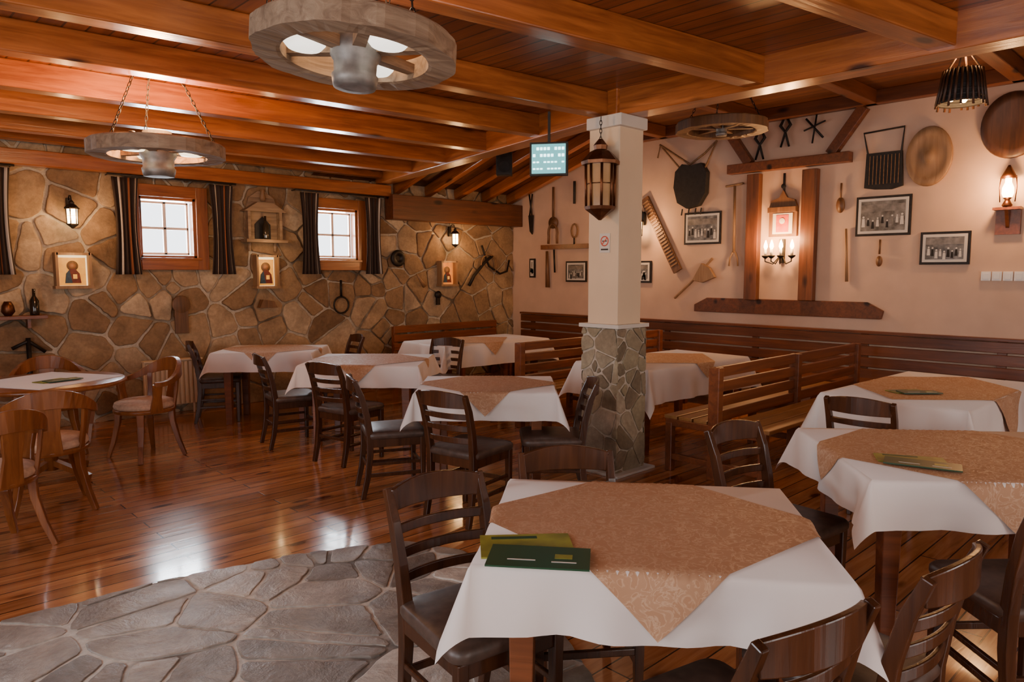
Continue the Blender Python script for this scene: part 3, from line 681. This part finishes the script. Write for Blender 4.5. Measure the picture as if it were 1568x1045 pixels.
for i in range(9): b.box((R(3.0-.036*i),2.68,.052),(.006,.3,.004),'rope')
b.tube([(R(3.03),2.85,.03),(R(3.08),3.08,.03),(R(2.68),3.10,.03),(R(2.70),2.85,.03)],.011,'iron'); b.obj('woven_wool_bag',.01)
b=B(MR()); b.tube([(R(4.58),2.66,.03),(R(4.57),1.85,.03)],.016,'palewood'); b.tube([(R(4.70),2.66,.03),(R(4.47),2.68,.03)],.014,'palewood'); b.tube([(R(4.57),1.88,.03),(R(4.62),1.78,.03),(R(4.63),1.68,.03)],.01,'palewood'); b.tube([(R(4.57),1.88,.03),(R(4.52),1.78,.03),(R(4.51),1.68,.03)],.01,'palewood'); b.obj('wooden_hayfork')
b=B(MR()); b.tube([(R(5.41),1.26,.03),(R(5.15),1.48,.04),(R(4.86),1.78,.03)],.017,'palewood'); b.poly([(R(5.13),1.50),(R(5.0),1.72),(R(4.88),1.66),(R(4.80),1.54),(R(4.98),1.47)],.05,'palewood',.02); b.obj('wooden_mallet',.01)
for y,z0,z1 in ((4.27,2.94,3.28),(3.96,3.05,3.38)):
    b=B(MR()); y=R(y)
    for s in (-1,1): b.tube([(y+s*.015,z1,.03),(y+s*.06,(z0+z1)/2+.08,.03),(y,(z0+z1)/2,.03),(y-s*.05,z0,.03)],[.012,.02,.014,.012],'iron')
    b.obj('iron_shears')
b=B(MR()); y=R(3.62); b.tube([(y-.1,3.33,.03),(y+.1,3.1,.03)],.012,'iron'); b.tube([(y+.02,3.36,.03),(y-.02,3.05,.03)],.01,'iron'); b.tube([(y+.02+.03*math.cos(q),3.39+.03*math.sin(q),.03) for q in [rad(40*i) for i in range(10)]],.007,'iron',5,False); b.tube([(y-.12,3.2,.03),(y+.12,3.28,.03)],.01,'iron'); b.obj('iron_tongs')
for y,z0,z1,bw in ((3.30,2.26,2.58,.045),(2.87,1.64,1.95,.03)):
    b=B(MR()); b.tube([(R(y),z1,.02),(R(y),(z0+z1)/2,.025)],.011,'oldwood'); b.lathe([(0.001,-.0),(bw,.005),(bw,.02),(.001,.03)],'oldwood',(R(y),z0+.08,.01),16,None,True,1,1.9); b.obj('wooden_spoon')
b=B(MR()); b.tube([(R(3.23),2.08,.02),(R(3.2),1.5,.02)],[.012,.018],'palewood'); b.obj('wooden_spindle')
b=B(MR()); b.lathe([(.26,0),(.30,.03),(.29,.05),(.22,.035),(.19,.025),(.07,.025),(.05,.045),(.001,.05)],'palewood',(R(2.44),2.77,0),36,None,True,.72,1.0); b.obj('round_wooden_plate')
b=B(MR()); b.lathe([(.27,0),(.31,.03),(.30,.05),(.22,.03),(.001,.02)],'darkwood',(R(1.74),2.98,0),36,None,True,.85,1.0); b.obj('round_wooden_plate')
b=B(MR())
for i in range(4): b.box((R(1.885-i*.09),1.565,.01),(.082,.09,.02),'whitep'); b.box((R(1.885-i*.09),1.565,.022),(.05,.06,.006),'whitep')
b.obj('light_switch_panel',.003)
b=B(MR()); c=R(3.95)
b.box((c,2.33,.04),(.34,.06,.08),'oldwood'); b.poly([(c-.17,2.36),(c+.17,2.36),(c+.14,2.44),(c+.05,2.47),(c,2.56),(c-.05,2.47),(c-.14,2.44)],.04,'oldwood',.01); b.box((c,2.17,.02),(.34,.30,.03),'oldwood')
b.box((c,2.17,.04),(.24,.24,.01),'paper'); b.box((c,2.17,.047),(.15,.2,.006),'red'); b.lathe([(.001,0),(.035,.0),(.035,.006)],'paper',(c,2.2,.05),16)
b.tube([(c,2.75,.03),(c,2.5,.03)],.015,'iron'); b.lathe([(.02,0),(.03,.03)],'iron',(c,2.6,.02),10)
b.box((c,1.85,.02),(.06,.28,.03),'iron')
for s in (-1,-.35,.35,1):
    x=c+s*.16; wo=.12 if abs(s)==1 else .18
    b.tube([(c,1.82,.03),(c+s*.08,1.70,wo*.7),(x,1.73,wo),(x,1.79,wo)],.008,'iron',6)
o=b.obj('candle_wall_sconce',.003)
b=B()
for s in (-1,-.35,.35,1):
    x=s*.16; wo=.12 if abs(s)==1 else .18
    b.lathe([(.008,1.76),(.04,1.785),(.045,1.80)],'iron',(XR-wo,3.95-x,0),14); b.lathe([(.016,1.8),(.016,1.87)],'paper',(XR-wo,3.95-x,0),12); b.lathe([(.012,1.87),(.024,1.90),(.02,1.93),(.004,1.98)],'bulb',(XR-wo,3.95-x,0),12)
o2=b.obj('candles'); o2.parent=o
light('sconce_light','POINT',(XR-.24,4.08,1.98),23,WARM,.05); light('sconce_light','POINT',(XR-.24,3.82,1.98),23,WARM,.05)
# ------------------------------------------------------------ stone wall ornaments
def icon(x,z0,z1,w,kind):
    b=B(ML()); cz=(z0+z1)/2; h=z1-z0
    for s in (-1,1): b.box((x+s*w/2,cz,.07),(.025,h+.025,.12),'palewood')
    b.box((x,z1,.07),(w,.025,.12),'palewood'); b.box((x,z0,.075),(w+.05,.03,.13),'palewood'); b.box((x,cz,.035),(w,h,.01),'goldlit' if kind!='o' else 'orange')
    if kind=='g': b.box((x,cz-.01,.05),(w*.80,h*.84,.012),'gold')
    sc=h*.9
    b.lathe([(.001,.0),(.17*sc,.0),(.17*sc,.004)],'palewood',(x,cz+.16*sc,.058),20); b.lathe([(.001,.0),(.1*sc,.0),(.1*sc,.004)],'skin',(x,cz+.15*sc,.062),16)
    b.poly([(x-.24*sc,cz-.42*sc),(x+.24*sc,cz-.42*sc),(x+.2*sc,cz-.1*sc),(x+.08*sc,cz+.05*sc),(x-.08*sc,cz+.05*sc),(x-.2*sc,cz-.1*sc)],.004,'robe',.062)
    b.poly([(x-.24*sc,cz-.42*sc),(x-.02*sc,cz-.42*sc),(x-.10*sc,cz+.03*sc),(x-.2*sc,cz-.1*sc)],.003,'robeb',.067); b.box((x+.06*sc,cz-.2*sc,.07),(.12*sc,.15*sc,.004),'gold')
    b.obj('religious_icon'); light('icon_light','POINT',(x,YL-.24,z1-.04),1.0,(1,.65,.3),.03)
icon(1.86,1.45,1.79,.30,'g'); icon(3.93,1.42,1.80,.26,'g'); icon(6.76,1.41,1.76,.28,'o')
b=B(ML()); x=3.91
b.poly([(x-.22,1.98),(x+.22,1.98),(x+.22,2.3),(x+.16,2.5),(x+.05,2.58),(x-.05,2.58),(x-.16,2.5),(x-.22,2.3)],.03,'greywood',.02)
b.box((x,1.98,.1),(.52,.04,.18),'greywood'); b.poly([(x-.1,2.0),(x+.1,2.0),(x+.1,2.18),(x,2.28),(x-.1,2.18)],.01,'black',.052)
for s in (-1,1): b.box((x+s*.2,2.17,.09),(.035,.36,.1),'greywood')
b.poly([(x-.27,2.33),(x+.27,2.33),(x+.1,2.44),(x-.1,2.44)],.14,'greywood',.02)
b.tube([(x-.16,1.98,.04),(x-.16,1.86,.03)],.02,'greywood'); b.tube([(x+.16,1.98,.04),(x+.16,1.86,.03)],.02,'greywood')
b.obj('carved_wall_shrine',.004); light('shrine_light','POINT',(x,YL-.36,2.02),2.5,(1,.62,.3),.04)
b=B(); b.lathe([(.035,2.0),(.038,2.02),(.038,2.16),(.014,2.21),(.013,2.28)],'bottle',(3.91,YL-.13,0),16); b.lathe([(.03,2.46),(.035,2.5),(.02,2.56),(.03,2.6)],'palewood',(3.91,YL-.08,0),16); b.obj('wine_bottle')
b=B(ML()); b.lathe([(.11,.0),(.12,.03),(.1,.05),(.05,.05),(.05,.02),(.03,.02)],'iron',(5.89,1.8,.02),28); b.obj('iron_disc')
b=B(ML()); b.tube([(4.97,1.50,.05),(4.97,1.28,.05)],.016,'iron'); b.tube([(4.97+.11*math.cos(q),1.17+.11*math.sin(q),.05) for q in [rad(i*20) for i in range(19)]],.013,'iron',6,False); b.obj('iron_harness_ring')
b=B(ML())
b.tube([(7.2,1.40,.05),(7.3,1.55,.05),(7.5,1.75,.06),(7.68,1.86,.05)],.024,'iron'); b.tube([(7.46,2.02,.05),(7.52,1.88,.05),(7.6,1.7,.06),(7.85,1.58,.05),(8.0,1.62,.05),(8.05,1.8,.05)],.017,'iron'); b.tube([(7.6+.16*math.cos(q),1.72+.16*math.sin(q),.06) for q in [rad(i*20-40) for i in range(13)]],.012,'rope')
b.obj('horse_harness')
b=B(ML()); b.lathe([(.001,0),(.1,.0),(.1,.03),(.001,.03)],'oldwood',(2.92,1.24,.03),22); b.box((2.92,1.05,.045),(.15,.28,.028),'oldwood'); b.obj('wooden_cutting_board',.005)
b=B(ML()); b.tube([(6.20,1.58,.06),(6.25,1.5,.07),(6.34,1.40,.06)],[.012,.02,.034],'palewood'); b.obj('drinking_horn')
b=B(ML()); b.lathe([(.05,0),(.06,.03),(.02,.05)],'iron',(6.6,1.27,.02),16); b.box((6.6,1.18,.04),(.06,.12,.03),'iron'); b.obj('cow_bell')
b=B(ML()); b.poly([(3.82,1.17),(4.04,1.17),(4.0,1.25),(3.86,1.27)],.1,'oldwood',.02); b.obj('wooden_wedge')
b=B(ML()); b.box((1.2,1.16,.1),(.8,.035,.16),'bench'); b.box((1.45,1.1,.06),(.03,.1,.1),'bench'); b.box((.95,1.1,.06),(.03,.1,.1),'bench'); b.obj('wooden_shelf',.003)
b=B(); b.lathe([(.04,1.18),(.042,1.2),(.042,1.32),(.015,1.37),(.014,1.44)],'bottle',(1.50,YL-.11,0),16); b.obj('oil_bottle')
b=B(); b.lathe([(.03,1.18),(.06,1.22),(.05,1.28),(.03,1.32)],'bronze',(1.28,YL-.11,0),16); b.obj('copper_jug')
b=B(ML()); b.tube([(1.44,.95,.05),(1.44,.6,.06),(1.34,.5,.06)],.022,'iron'); b.tube([(1.3,.85,.05),(1.44,.92,.05),(1.58,.8,.05)],.018,'iron'); b.obj('iron_plough_blade')
b=B(ML()); b.box((5.85,2.44,.05),(.1,.12,.07),'whitep'); b.obj('motion_sensor',.01)
b=B()
b.box((2.78,YL-.10,.36),(.62,.05,.50),'cream'); 
for i in range(12): b.box((2.5+i*.051,YL-.14,.36),(.03,.03,.48),'cream')
b.box((2.78,YL-.11,.62),(.63,.1,.02),'cream')
for x in (2.55,3.0): b.tube([(x,YL-.1,.12),(x,YL-.1,0)],.012,'cream')
b.obj('radiator',.004)
# ------------------------------------------------------------ area fill lights added at unseen left and front walls + world
light('fill_light_left','AREA',(XL-.05,2.8,1.6),66,(.92,.94,1),1.6,(0,rad(-90),0),1.4)
light('fill_light_left','AREA',(XL-.05,.2,1.6),46,(.97,.94,.94),1.6,(0,rad(-90),0),1.4)
light('fill_light_front','AREA',(.7,YF-.05,1.6),30,(1,.80,.65),1.8,(rad(90),0,0),1.4)  # warm fill added for soft light on the near tables
light('fill_light_front','AREA',(4.1,YF-.05,1.6),30,(1,.80,.65),1.8,(rad(90),0,0),1.4)
w=bpy.data.worlds.new('world'); bpy.context.scene.world=w; w.use_nodes=True
w.node_tree.nodes['Background'].inputs[0].default_value=(.92,.95,1,1); w.node_tree.nodes['Background'].inputs[1].default_value=4.0
